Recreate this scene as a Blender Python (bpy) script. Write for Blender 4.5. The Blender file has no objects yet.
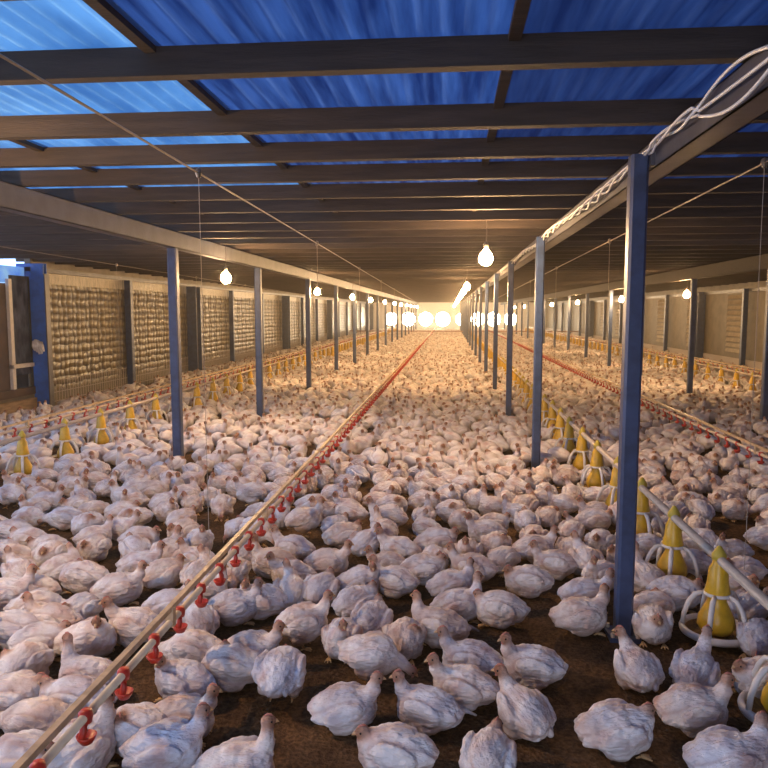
import bpy, math, random
import numpy as np
from mathutils import Vector, noise

C = bpy.context.scene.collection
PI = math.pi
R = math.radians
random.seed(7)
rng = np.random.default_rng(11)

# ------------------------------------------------------------------ camera
F_PX, CAM_H = 720.0, 1.6
PITCH, YAW = R(5.7106), R(5.2116)
cd = bpy.data.cameras.new('camera')
cam = bpy.data.objects.new('camera', cd)
C.objects.link(cam)
cam.location = (0, 0, CAM_H)
cam.rotation_euler = (PI/2 - PITCH, 0, YAW)
cd.sensor_width = 36.0
cd.lens = F_PX/768*36
cd.clip_end = 200
bpy.context.scene.camera = cam

FW = np.array([-math.sin(YAW)*math.cos(PITCH), math.cos(YAW)*math.cos(PITCH), -math.sin(PITCH)])
RT = np.array([math.cos(YAW), math.sin(YAW), 0.0])
UPV = np.cross(RT, FW)


def on_plane(x, y, h=0.0):
    """The point of the horizontal plane z = h that the photograph shows at pixel x, y."""
    d = FW + RT*(x-384)/F_PX + UPV*(384-y)/F_PX
    t = (h-CAM_H)/d[2]
    return d[0]*t, d[1]*t


def project(X, Y, Z=0.0):
    v = np.stack([np.asarray(X, float), np.asarray(Y, float), np.asarray(Z, float)*np.ones_like(np.asarray(X, float)) - CAM_H], -1)
    w = v @ FW
    return 384 + F_PX*(v @ RT)/w, 384 - F_PX*(v @ UPV)/w, w


# ------------------------------------------------------------------ world, light, exposure
w = bpy.data.worlds.new('sky')
bpy.context.scene.world = w
w.use_nodes = True
wb = w.node_tree.nodes['Background']
wb.inputs[0].default_value = (0.42, 0.62, 1.0, 1)
wb.inputs[1].default_value = 2.6

sc = bpy.context.scene
sc.view_settings.view_transform = 'Standard'
sc.view_settings.look = 'None'
sc.view_settings.exposure = 0.3
sc.view_settings.gamma = 1.0
sc.view_settings.use_curve_mapping = False
sc.cycles.use_denoising = True
sc.cycles.max_bounces = 6
sc.cycles.diffuse_bounces = 3
sc.cycles.sample_clamp_indirect = 6.0

BULB = 780.0
REAR_FILL_W = 34.0
SIDE_W = 150.0
# added fill lamp, unseen behind the camera, set in an invented doorway
ld = bpy.data.lights.new('rear_fill_light', 'AREA')
ld.shape = 'RECTANGLE'; ld.size = 2.4; ld.size_y = 1.9
ld.energy = REAR_FILL_W
ld.color = (0.84, 0.84, 1.0)
ld.spread = R(115)
lo = bpy.data.objects.new('rear_fill_light', ld)
C.objects.link(lo)
lo.location = (-0.8, -2.9, 1.15)
lo.rotation_euler = (R(76), 0, 0)

# daylight entering where the side curtain of the nearest bays is rolled down, on the left
ls = bpy.data.lights.new('side_opening_daylight', 'AREA')
ls.shape = 'RECTANGLE'; ls.size = 9.0; ls.size_y = 1.5
ls.energy = SIDE_W
ls.color = (0.70, 0.78, 1.0)
lso = bpy.data.objects.new('side_opening_daylight', ls)
C.objects.link(lso)
lso.location = (-6.55, 3.2, 1.35)
lso.rotation_euler = (0, R(-82), 0)

# ------------------------------------------------------------------ materials


def nt(name):
    m = bpy.data.materials.new(name)
    m.use_nodes = True
    t = m.node_tree
    return m, t, t.nodes['Principled BSDF']


def mat(name, col, rough=0.6, metal=0.0, var=0.0, scale=8.0, bump=0.0, bscale=30.0, emit=None, spec=0.5, stretch=(1, 1, 1), detail=4, col2=None):
    m, t, b = nt(name)
    b.inputs['Roughness'].default_value = rough
    b.inputs['Metallic'].default_value = metal
    b.inputs['Specular IOR Level'].default_value = spec
    b.inputs['Base Color'].default_value = (*col, 1)
    tc = t.nodes.new('ShaderNodeTexCoord')
    mp = t.nodes.new('ShaderNodeMapping')
    mp.inputs['Scale'].default_value = stretch
    t.links.new(tc.outputs['Object'], mp.inputs[0])
    if var > 0 or col2:
        n = t.nodes.new('ShaderNodeTexNoise')
        n.inputs['Scale'].default_value = scale
        n.inputs['Detail'].default_value = detail
        t.links.new(mp.outputs[0], n.inputs[0])
        r = t.nodes.new('ShaderNodeValToRGB')
        c2 = col2 or tuple(c*(1-var) for c in col)
        r.color_ramp.elements[0].color = (*c2, 1)
        r.color_ramp.elements[1].color = (*col, 1)
        r.color_ramp.elements[0].position = 0.36
        r.color_ramp.elements[1].position = 0.62
        t.links.new(n.outputs[0], r.inputs[0])
        t.links.new(r.outputs[0], b.inputs['Base Color'])
    if bump > 0:
        n2 = t.nodes.new('ShaderNodeTexNoise')
        n2.inputs['Scale'].default_value = bscale
        n2.inputs['Detail'].default_value = 5
        t.links.new(mp.outputs[0], n2.inputs[0])
        bp = t.nodes.new('ShaderNodeBump')
        bp.inputs['Strength'].default_value = bump
        bp.inputs['Distance'].default_value = 0.02
        t.links.new(n2.outputs[0], bp.inputs['Height'])
        t.links.new(bp.outputs[0], b.inputs['Normal'])
    if emit:
        b.inputs['Emission Color'].default_value = (*emit[0], 1)
        b.inputs['Emission Strength'].default_value = emit[1]
    return m


def sheet_mat(name, col, col2, trans, scale, stretch):
    """A roof sheet that lets daylight seep through, with streaks that run along the sheet."""
    m = bpy.data.materials.new(name)
    m.use_nodes = True
    t = m.node_tree
    t.nodes.clear()
    out = t.nodes.new('ShaderNodeOutputMaterial')
    tc = t.nodes.new('ShaderNodeTexCoord')
    mp = t.nodes.new('ShaderNodeMapping'); mp.inputs['Scale'].default_value = stretch
    n = t.nodes.new('ShaderNodeTexNoise'); n.inputs['Scale'].default_value = scale; n.inputs['Detail'].default_value = 6
    r = t.nodes.new('ShaderNodeValToRGB')
    r.color_ramp.elements[0].color = (*col2, 1); r.color_ramp.elements[0].position = .35
    r.color_ramp.elements[1].color = (*col, 1); r.color_ramp.elements[1].position = .66
    t.links.new(tc.outputs['Object'], mp.inputs[0]); t.links.new(mp.outputs[0], n.inputs[0]); t.links.new(n.outputs[0], r.inputs[0])
    d = t.nodes.new('ShaderNodeBsdfDiffuse'); tr = t.nodes.new('ShaderNodeBsdfTranslucent')
    t.links.new(r.outputs[0], d.inputs[0]); t.links.new(r.outputs[0], tr.inputs[0])
    mx = t.nodes.new('ShaderNodeMixShader'); mx.inputs[0].default_value = trans
    t.links.new(d.outputs[0], mx.inputs[1]); t.links.new(tr.outputs[0], mx.inputs[2])
    t.links.new(mx.outputs[0], out.inputs[0])
    return m


M = {}
M['steel'] = mat('blue_painted_steel', (0.034, 0.062, 0.145), 0.42, 0.0, var=.35, scale=14, bump=.05)
M['steel_bright'] = mat('bright_blue_paint', (0.02, 0.13, 0.55), 0.45, var=.3, scale=9)
M['beam'] = mat('grey_galvanised_beam', (0.10, 0.10, 0.12), 0.42, 0.3, var=.3, scale=6, bump=.05)
M['joist'] = mat('dark_timber', (0.042, 0.027, 0.019), 0.75, var=.45, scale=5, stretch=(.6, 6, 6), bump=.2)
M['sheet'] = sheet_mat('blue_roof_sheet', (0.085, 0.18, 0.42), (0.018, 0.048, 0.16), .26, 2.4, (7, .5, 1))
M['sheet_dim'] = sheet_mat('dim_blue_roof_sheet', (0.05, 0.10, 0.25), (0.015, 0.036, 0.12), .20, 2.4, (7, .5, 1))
M['skylight'] = sheet_mat('skylight_sheet', (0.20, 0.42, 0.62), (0.07, 0.19, 0.36), .42, 1.6, (3.2, .8, 1))
M['sheet_far'] = mat('warm_lit_far_roof', (0.20, 0.135, 0.09), 0.7, var=.4, scale=3)  # far roof sheets, the warm lamplight put into their brown colour
M['cable'] = mat('white_cable', (0.75, 0.72, 0.68), 0.5)
M['wire'] = mat('steel_wire', (0.20, 0.16, 0.12), 0.4, .6)
M['cord'] = mat('pale_cord', (0.36, 0.30, 0.24), 0.7)
M['rail'] = mat('tan_drinker_rail', (0.62, 0.45, 0.27), 0.45, .1, var=.3, scale=20)
M['pvc'] = mat('cream_pipe', (0.74, 0.58, 0.40), 0.4, var=.15, scale=20)
M['red'] = mat('red_plastic', (0.52, 0.032, 0.015), 0.4, var=.2, scale=30)
M['yellow'] = mat('yellow_plastic', (0.66, 0.40, 0.02), 0.35, var=.22, scale=18)
M['feed'] = mat('feed_in_tray', (0.30, 0.18, 0.05), 0.9, var=.5, scale=60)
M['green'] = mat('olive_plastic', (0.50, 0.38, 0.04), 0.5)
M['white'] = mat('white_plastic', (0.72, 0.68, 0.64), 0.4, var=.12, scale=16)
M['galv'] = mat('galvanised_tube', (0.58, 0.48, 0.38), 0.5, .15, var=.25, scale=12, stretch=(6, 1, 6))
M['litter'] = None
M['wood'] = mat('raw_board', (0.36, 0.24, 0.13), 0.7, var=.4, scale=5, stretch=(6, 1, 6))
M['ply'] = mat('dark_brown_board', (0.085, 0.05, 0.035), 0.7, var=.4, scale=4)
M['plastic_sheet'] = sheet_mat('grey_plastic_film', (0.16, 0.18, 0.24), (0.05, 0.06, 0.09), .3, 4, (2, 2, 1))
M['daylit'] = sheet_mat('daylit_film', (0.65, 0.9, 1.0), (0.3, 0.6, .95), .6, 3, (1, 1, 1))
M['socket'] = mat('dark_socket', (0.08, 0.06, 0.05), 0.5)
M['bulb'] = mat('glowing_bulb', (1, .8, .5), .3, emit=((1.0, 0.61, 0.28), BULB))
M['fanlight'] = mat('daylit_pane', (1, .9, .75), .3, emit=((1.0, 0.86, 0.62), 36.0))
M['frame'] = mat('fan_frame', (0.5, 0.42, 0.3), .6)
M['mesh_wire'] = mat('pale_netting', (0.46, 0.40, 0.38), .7)
M['slat'] = mat('tan_slat', (0.30, 0.23, 0.14), .55, var=.3, scale=8)
M['brownrail'] = mat('brown_rail', (0.30, 0.15, 0.09), .6)


def litter():
    m, t, b = nt('brown_litter')
    b.inputs['Roughness'].default_value = .95
    b.inputs['Specular IOR Level'].default_value = .1
    tc = t.nodes.new('ShaderNodeTexCoord')
    n = t.nodes.new('ShaderNodeTexNoise'); n.inputs['Scale'].default_value = 2.2; n.inputs['Detail'].default_value = 8; n.inputs['Roughness'].default_value = .7
    n2 = t.nodes.new('ShaderNodeTexNoise'); n2.inputs['Scale'].default_value = 60; n2.inputs['Detail'].default_value = 4
    r = t.nodes.new('ShaderNodeValToRGB')
    r.color_ramp.elements[0].color = (.045, .026, .014, 1); r.color_ramp.elements[0].position = .34
    r.color_ramp.elements[1].color = (.21, .125, .065, 1); r.color_ramp.elements[1].position = .68
    r2 = t.nodes.new('ShaderNodeValToRGB')
    r2.color_ramp.elements[0].color = (.55, .5, .45, 1); r2.color_ramp.elements[0].position = .35
    r2.color_ramp.elements[1].color = (1.3, 1.25, 1.15, 1); r2.color_ramp.elements[1].position = .7
    mx = t.nodes.new('ShaderNodeMix'); mx.data_type = 'RGBA'; mx.blend_type = 'MULTIPLY'; mx.inputs['Factor'].default_value = 1
    for a in (n, n2):
        t.links.new(tc.outputs['Object'], a.inputs[0])
    t.links.new(n.outputs[0], r.inputs[0]); t.links.new(n2.outputs[0], r2.inputs[0])
    t.links.new(r.outputs[0], mx.inputs[6]); t.links.new(r2.outputs[0], mx.inputs[7])
    t.links.new(mx.outputs[2], b.inputs['Base Color'])
    bp = t.nodes.new('ShaderNodeBump'); bp.inputs['Strength'].default_value = .9; bp.inputs['Distance'].default_value = .02
    t.links.new(n2.outputs[0], bp.inputs['Height']); t.links.new(bp.outputs[0], b.inputs['Normal'])
    return m


M['litter'] = litter()


def quilt():
    """Padded side curtain: rows of puffed cells in a glossy yellow-brown film."""
    m, t, b = nt('quilted_curtain_film')
    b.inputs['Roughness'].default_value = .38
    tc = t.nodes.new('ShaderNodeTexCoord')
    mp = t.nodes.new('ShaderNodeMapping'); mp.inputs['Scale'].default_value = (1, 6.6, 7.4)
    t.links.new(tc.outputs['Object'], mp.inputs[0])
    v = t.nodes.new('ShaderNodeTexVoronoi'); v.inputs['Scale'].default_value = 1.0; v.inputs['Randomness'].default_value = .28
    t.links.new(mp.outputs[0], v.inputs[0])
    r = t.nodes.new('ShaderNodeValToRGB')
    r.color_ramp.elements[0].color = (.19, .14, .06, 1); r.color_ramp.elements[0].position = .15  # yellow highlight painted on each puff, darkening towards the seams
    r.color_ramp.elements[1].color = (.05, .038, .028, 1); r.color_ramp.elements[1].position = .62
    t.links.new(v.outputs['Distance'], r.inputs[0])
    t.links.new(r.outputs[0], b.inputs['Base Color'])
    bp = t.nodes.new('ShaderNodeBump'); bp.inputs['Strength'].default_value = .8; bp.inputs['Distance'].default_value = .05; bp.invert = True
    t.links.new(v.outputs['Distance'], bp.inputs['Height']); t.links.new(bp.outputs[0], b.inputs['Normal'])
    return m


M['quilt'] = quilt()
M['film_top'] = mat('pale_top_film', (0.28, 0.22, 0.14), .35, var=.4, scale=7, stretch=(1, 4, 1), bump=.5, bscale=6)
M['panel'] = mat('beige_wall_panel', (0.17, 0.135, 0.09), .6, var=.3, scale=4, bump=.15, bscale=8)


def feather_mat(name, per_object):
    m, t, b = nt(name)
    b.inputs['Roughness'].default_value = .85
    b.inputs['Specular IOR Level'].default_value = .15
    at = t.nodes.new('ShaderNodeAttribute'); at.attribute_name = 'Col'
    tc = t.nodes.new('ShaderNodeTexCoord')
    col = at.outputs['Color']
    if per_object:
        oi = t.nodes.new('ShaderNodeObjectInfo')
        add = t.nodes.new('ShaderNodeVectorMath'); add.operation = 'ADD'
        sc_ = t.nodes.new('ShaderNodeVectorMath'); sc_.operation = 'SCALE'; sc_.inputs[0].default_value = (17, 31, 5)
        t.links.new(oi.outputs['Random'], sc_.inputs['Scale'])
        t.links.new(tc.outputs['Object'], add.inputs[0]); t.links.new(sc_.outputs[0], add.inputs[1])
        n = t.nodes.new('ShaderNodeTexNoise'); n.inputs['Scale'].default_value = 9; n.inputs['Detail'].default_value = 5
        t.links.new(add.outputs[0], n.inputs[0])
        r = t.nodes.new('ShaderNodeValToRGB')
        e = r.color_ramp.elements
        e[0].color = (.80, .68, .63, 1); e[0].position = .33
        e[1].color = (1, 1, 1, 1); e[1].position = .52
        x = r.color_ramp.elements.new(.72); x.color = (.93, .95, 1.0, 1)
        t.links.new(n.outputs[0], r.inputs[0])
        mx = t.nodes.new('ShaderNodeMix'); mx.data_type = 'RGBA'; mx.blend_type = 'MULTIPLY'; mx.inputs['Factor'].default_value = 1
        t.links.new(col, mx.inputs[6]); t.links.new(r.outputs[0], mx.inputs[7])
        r3 = t.nodes.new('ShaderNodeValToRGB')
        r3.color_ramp.elements[0].color = (1.0, .91, .82, 1); r3.color_ramp.elements[1].color = (.86, .91, 1.0, 1)
        x3 = r3.color_ramp.elements.new(.45); x3.color = (1.04, 1.02, 1.0, 1)
        t.links.new(oi.outputs['Random'], r3.inputs[0])
        mx2 = t.nodes.new('ShaderNodeMix'); mx2.data_type = 'RGBA'; mx2.blend_type = 'MULTIPLY'; mx2.inputs['Factor'].default_value = 1
        t.links.new(mx.outputs[2], mx2.inputs[6]); t.links.new(r3.outputs[0], mx2.inputs[7])
        col = mx2.outputs[2]
        mp = t.nodes.new('ShaderNodeMapping'); mp.inputs['Scale'].default_value = (1, 2.0, 2.6)
        t.links.new(add.outputs[0], mp.inputs[0])
        n2 = t.nodes.new('ShaderNodeTexNoise'); n2.inputs['Scale'].default_value = 30; n2.inputs['Detail'].default_value = 3
        t.links.new(mp.outputs[0], n2.inputs[0])
        bp = t.nodes.new('ShaderNodeBump'); bp.inputs['Strength'].default_value = .7; bp.inputs['Distance'].default_value = .02
        t.links.new(n2.outputs[0], bp.inputs['Height']); t.links.new(bp.outputs[0], b.inputs['Normal'])
    t.links.new(col, b.inputs['Base Color'])
    return m


M['feather'] = feather_mat('white_feathers', True)
M['feather_far'] = feather_mat('flock_feathers', False)
M['horn'] = mat('tan_beak', (0.55, 0.33, 0.16), .5)
M['comb'] = mat('pink_comb', (0.48, 0.17, 0.12), .55)
M['eye'] = mat('dark_eye', (0.015, 0.01, 0.01), .2)
M['shank'] = mat('yellow_shank', (0.60, 0.38, 0.17), .6)

# ------------------------------------------------------------------ mesh helpers


class MB:
    def __init__(s):
        s.v, s.f = [], []

    def add(s, v, f):
        b = len(s.v)
        s.v += [tuple(p) for p in v]
        s.f += [tuple(i+b for i in q) for q in f]
        return s

    def box(s, x0, x1, y0, y1, z0, z1):
        return s.add([(x0, y0, z0), (x1, y0, z0), (x1, y1, z0), (x0, y1, z0), (x0, y0, z1), (x1, y0, z1), (x1, y1, z1), (x0, y1, z1)],
                     [(3, 2, 1, 0), (4, 5, 6, 7), (0, 1, 5, 4), (1, 2, 6, 5), (2, 3, 7, 6), (3, 0, 4, 7)])

    def tube(s, pts, r, n=8, cap=True):
        pts = [Vector(p) for p in pts]
        rs = r if isinstance(r, (list, tuple)) else [r]*len(pts)
        vs, fs = [], []
        for i, p in enumerate(pts):
            d = (pts[min(i+1, len(pts)-1)] - pts[max(i-1, 0)]).normalized()
            a = Vector((0, 0, 1)) if abs(d.z) < .9 else Vector((1, 0, 0))
            u = d.cross(a).normalized(); q = u.cross(d)
            for k in range(n):
                t = 2*PI*k/n
                vs.append(p + (u*math.cos(t) + q*math.sin(t))*rs[i])
        for i in range(len(pts)-1):
            for k in range(n):
                k2 = (k+1) % n
                fs.append((i*n+k, i*n+k2, (i+1)*n+k2, (i+1)*n+k))
        if cap:
            fs.append(tuple(range(n))[::-1]); fs.append(tuple((len(pts)-1)*n+k for k in range(n)))
        return s.add(vs, fs)

    def lathe(s, prof, n=20, c=(0, 0, 0)):
        vs, fs = [], []
        for r_, z in prof:
            for k in range(n):
                t = 2*PI*k/n
                vs.append((c[0]+r_*math.cos(t), c[1]+r_*math.sin(t), c[2]+z))
        for i in range(len(prof)-1):
            for k in range(n):
                k2 = (k+1) % n
                fs.append((i*n+k, i*n+k2, (i+1)*n+k2, (i+1)*n+k))
        return s.add(vs, fs)

    def torus(s, rr, tr, z, n=28, m=8, sq=1.0):
        vs, fs = [], []
        for k in range(n):
            t = 2*PI*k/n
            for j in range(m):
                q = 2*PI*j/m
                a = rr + tr*math.cos(q)
                vs.append((a*math.cos(t), a*math.sin(t), z+tr*sq*math.sin(q)))
        for k in range(n):
            for j in range(m):
                k2, j2 = (k+1) % n, (j+1) % m
                fs.append((k*m+j, k2*m+j, k2*m+j2, k*m+j2))
        return s.add(vs, fs)

    def mesh(s, name, m, smooth=False):
        me = bpy.data.meshes.new(name)
        me.from_pydata(s.v, [], s.f)
        if m: me.materials.append(m)
        if smooth:
            me.polygons.foreach_set('use_smooth', [True]*len(me.polygons))
        me.update()
        return me

    def build(s, name, m, parent=None, smooth=False):
        return link(name, s.mesh(name, m, smooth), parent)


def link(name, me, parent=None, loc=None):
    o = bpy.data.objects.new(name, me)
    C.objects.link(o)
    if parent:
        o.parent = parent
    if loc:
        o.location = loc
    return o


def empty(name, loc, rz=0):
    o = bpy.data.objects.new(name, None)
    o.empty_display_size = .1
    C.objects.link(o)
    o.location = loc
    o.rotation_euler = (0, 0, rz)
    return o


def tag(o, label=None, cat=None, group=None, kind=None):
    if label: o['label'] = label
    if cat: o['category'] = cat
    if group: o['group'] = group
    if kind: o['kind'] = kind
    return o


def struct(name, mb, m, parent=None):
    o = mb.build(name, m, parent)
    if not parent:
        o['kind'] = 'structure'
    return o


def copy_tree(o, parent=None):
    c = o.copy()
    C.objects.link(c)
    if parent:
        c.parent = parent
    for ch in list(o.children):
        copy_tree(ch, c)
    return c


ORD = ['', 'first', 'second', 'third', 'fourth', 'fifth', 'sixth', 'seventh', 'eighth', 'ninth', 'tenth', 'eleventh', 'twelfth', 'thirteenth',
       'fourteenth', 'fifteenth', 'sixteenth', 'seventeenth', 'eighteenth', 'nineteenth', 'twentieth']
TENS = {20: 'twenty', 30: 'thirty', 40: 'forty', 50: 'fifty', 60: 'sixty', 70: 'seventy', 80: 'eighty', 90: 'ninety'}
TENTH = {30: 'thirtieth', 40: 'fortieth', 50: 'fiftieth', 60: 'sixtieth', 70: 'seventieth', 80: 'eightieth', 90: 'ninetieth'}


def ordinal(n):
    if n <= 20: return ORD[n]
    if n % 10 == 0: return TENTH[n]
    return TENS[n//10*10] + '-' + ORD[n % 10]


# ------------------------------------------------------------------ building shell
XL, XR, YB, YE = -6.62, 8.2, -3.0, 63.0
RB = 2.40                      # underside of the joists
RS = 2.508                      # roof sheets

gx, gy = 60, 160
fl = MB()
xs = np.linspace(XL-.3, XR+.3, gx+1); ys = YB + (YE-YB)*(np.linspace(0, 1, gy+1)**1.7)
fl.add([(x, y, -.004 + .010*noise.noise(Vector((x*3, y*3, 0)))-.006) for y in ys for x in xs],
       [(j*(gx+1)+i, j*(gx+1)+i+1, (j+1)*(gx+1)+i+1, (j+1)*(gx+1)+i) for j in range(gy) for i in range(gx)])
struct('floor', fl, M['litter'])


def corrugated(x0, x1, y0, y1, z, pitch=.076, amp=.009):
    n = max(2, int((x1-x0)/pitch*6))
    v, f = [], []
    for i in range(n+1):
        x = x0 + (x1-x0)*i/n
        zz = z + amp*math.sin(2*PI*x/pitch)
        v += [(x, y0, zz), (x, y1, zz)]
    for i in range(n):
        f.append((2*i, 2*i+1, 2*i+3, 2*i+2))
    return MB().add(v, f)


ceil_ = struct('ceiling', MB().box(XL-.4, XR+.4, 9.0, YE+.2, RS+.012, RS+.03), M['sheet_far'])
# roof sheets over the near end, 1.22 m wide; two strips of them are clear skylights
edges = [-1.02 + 1.22*k for k in range(-5, 9)]
for k, x0 in enumerate(edges[:-1]):
    x1 = x0 + 1.22
    sky_ = -3.5 < x0 + .1 < -1.1
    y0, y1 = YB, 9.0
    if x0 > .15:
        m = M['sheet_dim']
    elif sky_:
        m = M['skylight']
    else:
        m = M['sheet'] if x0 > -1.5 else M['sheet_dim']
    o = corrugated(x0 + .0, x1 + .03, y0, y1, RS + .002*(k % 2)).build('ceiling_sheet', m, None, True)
    o['kind'] = 'structure'
# lengthwise battens over the seams
for x0 in (-2.24, -1.02, .20):
    struct('ceiling_batten', MB().box(x0-.02, x0+.02, YB, 9.0, RS-.034, RS-.012), M['joist'])

yj, k = -2.9, 0
js = [1.80, 2.46, 3.24, 3.86, 4.46]
while js[-1] < 61: js.append(js[-1] + .66)
while js[0] > -2.5: js.insert(0, js[0]-.66)
for y in js:
    struct('ceiling_joist', MB().box(XL-.3, XR+.3, y, y+.055, RB, RS-.012), M['joist'])


def channel(xc, y0, y1, z0, z1, wd, side):
    """A C-shaped purlin lying along the house, its open side towards SIDE."""
    t = .006
    mb = MB()
    web = xc - side*wd/2
    mb.box(min(web, web+side*t), max(web, web+side*t), y0, y1, z0, z1)
    mb.box(xc-wd/2, xc+wd/2, y0, y1, z0, z0+t)
    mb.box(xc-wd/2, xc+wd/2, y0, y1, z1-t, z1)
    lip = xc + side*wd/2
    mb.box(min(lip, lip-side*t), max(lip, lip-side*t), y0, y1, z0, z0+.02)
    mb.box(min(lip, lip-side*t), max(lip, lip-side*t), y0, y1, z1-.02, z1)
    return mb


struct('beam', channel(.985, YB, YE, 2.26, 2.395, .11, 1), M['beam'])
struct('beam', channel(-2.77, YB, YE, 2.235, 2.395, .10, -1), M['beam'])
struct('beam', channel(4.36, YB, YE, 2.19, 2.395, .10, 1), M['joist'])

# gable end behind the camera with an added doorway that lets in fill light, and the far gable
struct('wall_back', MB().box(XL-.2, -2.0, YB-.1, YB, 0, RS).box(.4, XR+.2, YB-.1, YB, 0, RS).box(-3.6, .4, YB-.1, YB, 2.15, RS), M['panel'])
struct('wall_front', MB().box(XL-.2, XR+.2, YE, YE+.1, 0, RS), M['white'])
for i, (x, r_) in enumerate([(-3.6, .60), (-2.1, .60), (-.62, .62), (1.05, .55), (2.4, .58), (3.75, .6), (-5.1, .55), (5.2, .55)]):
    zc = .98
    wn = empty('window_%d' % (i+1), (x, YE-.02, zc)); wn['kind'] = 'structure'
    pane = MB()
    pane.add([(r_*math.cos(2*PI*k/28), 0, r_*math.sin(2*PI*k/28)) for k in range(28)] + [(0, 0, 0)], [(k, 28, (k+1) % 28) for k in range(28)])
    pane.build('window_pane', M['fanlight'], wn)
    rg = MB().tube([((r_+.04)*math.cos(2*PI*k/28), -.03, (r_+.04)*math.sin(2*PI*k/28)) for k in range(29)], .04, 6, False)
    rg.build('window_frame', M['frame'], wn)

# left side wall: quilted curtains between blue posts
lp = [10.98, 14.3, 17.9, 21.3]
while lp[-1] < 58: lp.append(lp[-1]+3.5)
struct('wall_left', MB().box(XL-.12, XL-.06, YB, YE, 0, .30).box(XL-.12, XL-.06, YB, 8.0, .30, .48).box(XL-.12, XL-.06, YB, 8.0, 2.18, RS).box(XL-.12, XL-.02, 11.0, YE, 2.28, RS), M['panel'])
struct('wall_left_backing', MB().box(XL-.12, XL-.09, 10.96, YE, .28, 2.30), M['panel'])
struct('trim_1', MB().box(XL-.06, XL+.04, 10.9, YE, 2.24, 2.31), M['beam'])
for i in range(len(lp)):
    y0 = lp[i]+.03; y1 = (lp[i+1]-.03) if i+1 < len(lp) else YE
    n = int((y1-y0)/.22)
    # puffed cloth: gentle vertical folds
    v, f = [], []
    nz = 12
    for a in range(n*3+1):
        yy = y0 + (y1-y0)*a/(n*3)
        for b_ in range(nz+1):
            zz = .28 + 1.78*b_/nz
            v.append((XL-.03 + .012*math.sin(a*2.1) + .012*math.sin(b_*2.4), yy, zz))
    for a in range(n*3):
        for b_ in range(nz):
            q = a*(nz+1)+b_
            f.append((q, q+1, q+nz+2, q+nz+1))
    cu = MB().add(v, f).build('wall_left_curtain', M['quilt'], None, True); cu['kind'] = 'structure'
    struct('wall_left_film', MB().box(XL-.05, XL-.045, y0, y1, 2.05, 2.26), M['film_top'])
    sk = MB()
    for q in range(int((y1-y0)/.09)):
        sk.box(XL+.0, XL+.004, y0+q*.09, y0+q*.09+.012, .0, .46)
    for z in (.1, .25, .45):
        sk.box(XL+.0, XL+.004, y0, y1, z, z+.008)
    struct('wall_left_netting', sk, M['mesh_wire'])

# the bay beside the nearest wall post: plastic film, pale frame, dark board, low timber kerb
struct('wall_left_backing', MB().box(XL-.50, XL-.46, 8.0, 14, .0, 2.06), M['ply'])  # unseen outer board, added to block the bright sky behind the film
struct('wall_left_film', MB().box(XL-.06, XL-.055, 10.47, 10.95, .62, 2.16), M['plastic_sheet'])
struct('wall_left_board', MB().box(XL-.08, XL-.05, 8.0, 10.36, .38, 2.02), M['ply'])
struct('trim_2', MB().box(XL-.05, XL+.0, 10.37, 10.45, .3, 2.1).box(XL-.05, XL+.03, 10.37, 10.95, .74, .80), M['white'])
struct('trim_3', MB().box(XL-.02, XL+.05, 8.0, 10.9, .0, .24), M['wood'])
struct('trim_4', MB().box(XL-.04, XL+.03, 8.0, 10.9, .30, .42), M['ply'])
struct('wall_left_daylight_strip', MB().box(XL-.07, XL-.065, 8.0, 10.95, 2.04, 2.30), M['daylit'])

# right side wall: beige panels, every second half bay slatted
struct('wall_right', MB().box(XR+.0, XR+.06, YB, YE, 0, RS), M['panel'])
struct('trim_5', MB().box(XR-.07, XR, YB, YE, 2.15, 2.24), M['beam'])
struct('baseboard_right', MB().box(XR-.03, XR, YB, YE, 0, .28), M['mesh_wire'])
rp = []
y = 20.7
while y < 60: rp.append(y); y += 3.6
y = 17.1
while y > -2: rp.insert(0, y); y -= 3.6
for i, y in enumerate(rp):
    sl = MB()
    for q in range(11):
        z = .42 + q*.155
        sl.add([(XR-.012, y+.15, z), (XR-.05, y+.15, z+.02), (XR-.012, y+.15, z+.12), (XR-.012, y+1.55, z), (XR-.05, y+1.55, z+.02), (XR-.012, y+1.55, z+.12)],
               [(0, 1, 2), (3, 5, 4), (0, 3, 4, 1), (1, 4, 5, 2)])
    struct('wall_right_slats', sl, M['slat'])


HAZE = .0037
hz = MB().box(XL+.3, XR-.45, YB+.01, YE-.2, .002, 2.23).build('dusty_air', None)
hm = bpy.data.materials.new('dusty_air'); hm.use_nodes = True
ht = hm.node_tree; ht.nodes.clear()
ho = ht.nodes.new('ShaderNodeOutputMaterial'); hv = ht.nodes.new('ShaderNodeVolumeScatter')
hv.inputs['Density'].default_value = HAZE; hv.inputs['Anisotropy'].default_value = .55
hv.inputs['Color'].default_value = (1, .95, .88, 1)
ht.links.new(hv.outputs[0], ho.inputs['Volume'])
hz.data.materials.clear(); hz.data.materials.append(hm)
tag(hz, 'thin dusty haze filling the whole house and glowing round the lamps', 'haze', None, 'stuff')

# ------------------------------------------------------------------ posts
def post_mesh(wd, h, name='steel_post'):
    mb = MB()
    hw = wd/2; t = .012
    # square tube with chamfered edges
    ring = [(-hw, -hw+t), (-hw+t, -hw), (hw-t, -hw), (hw, -hw+t), (hw, hw-t), (hw-t, hw), (-hw+t, hw), (-hw, hw-t)]
    mb.add([(x, y, 0) for x, y in ring] + [(x, y, h) for x, y in ring],
           [(k, (k+1) % 8, 8+(k+1) % 8, 8+k) for k in range(8)] + [tuple(range(8, 16)), tuple(range(7, -1, -1))])
    return mb


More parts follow.
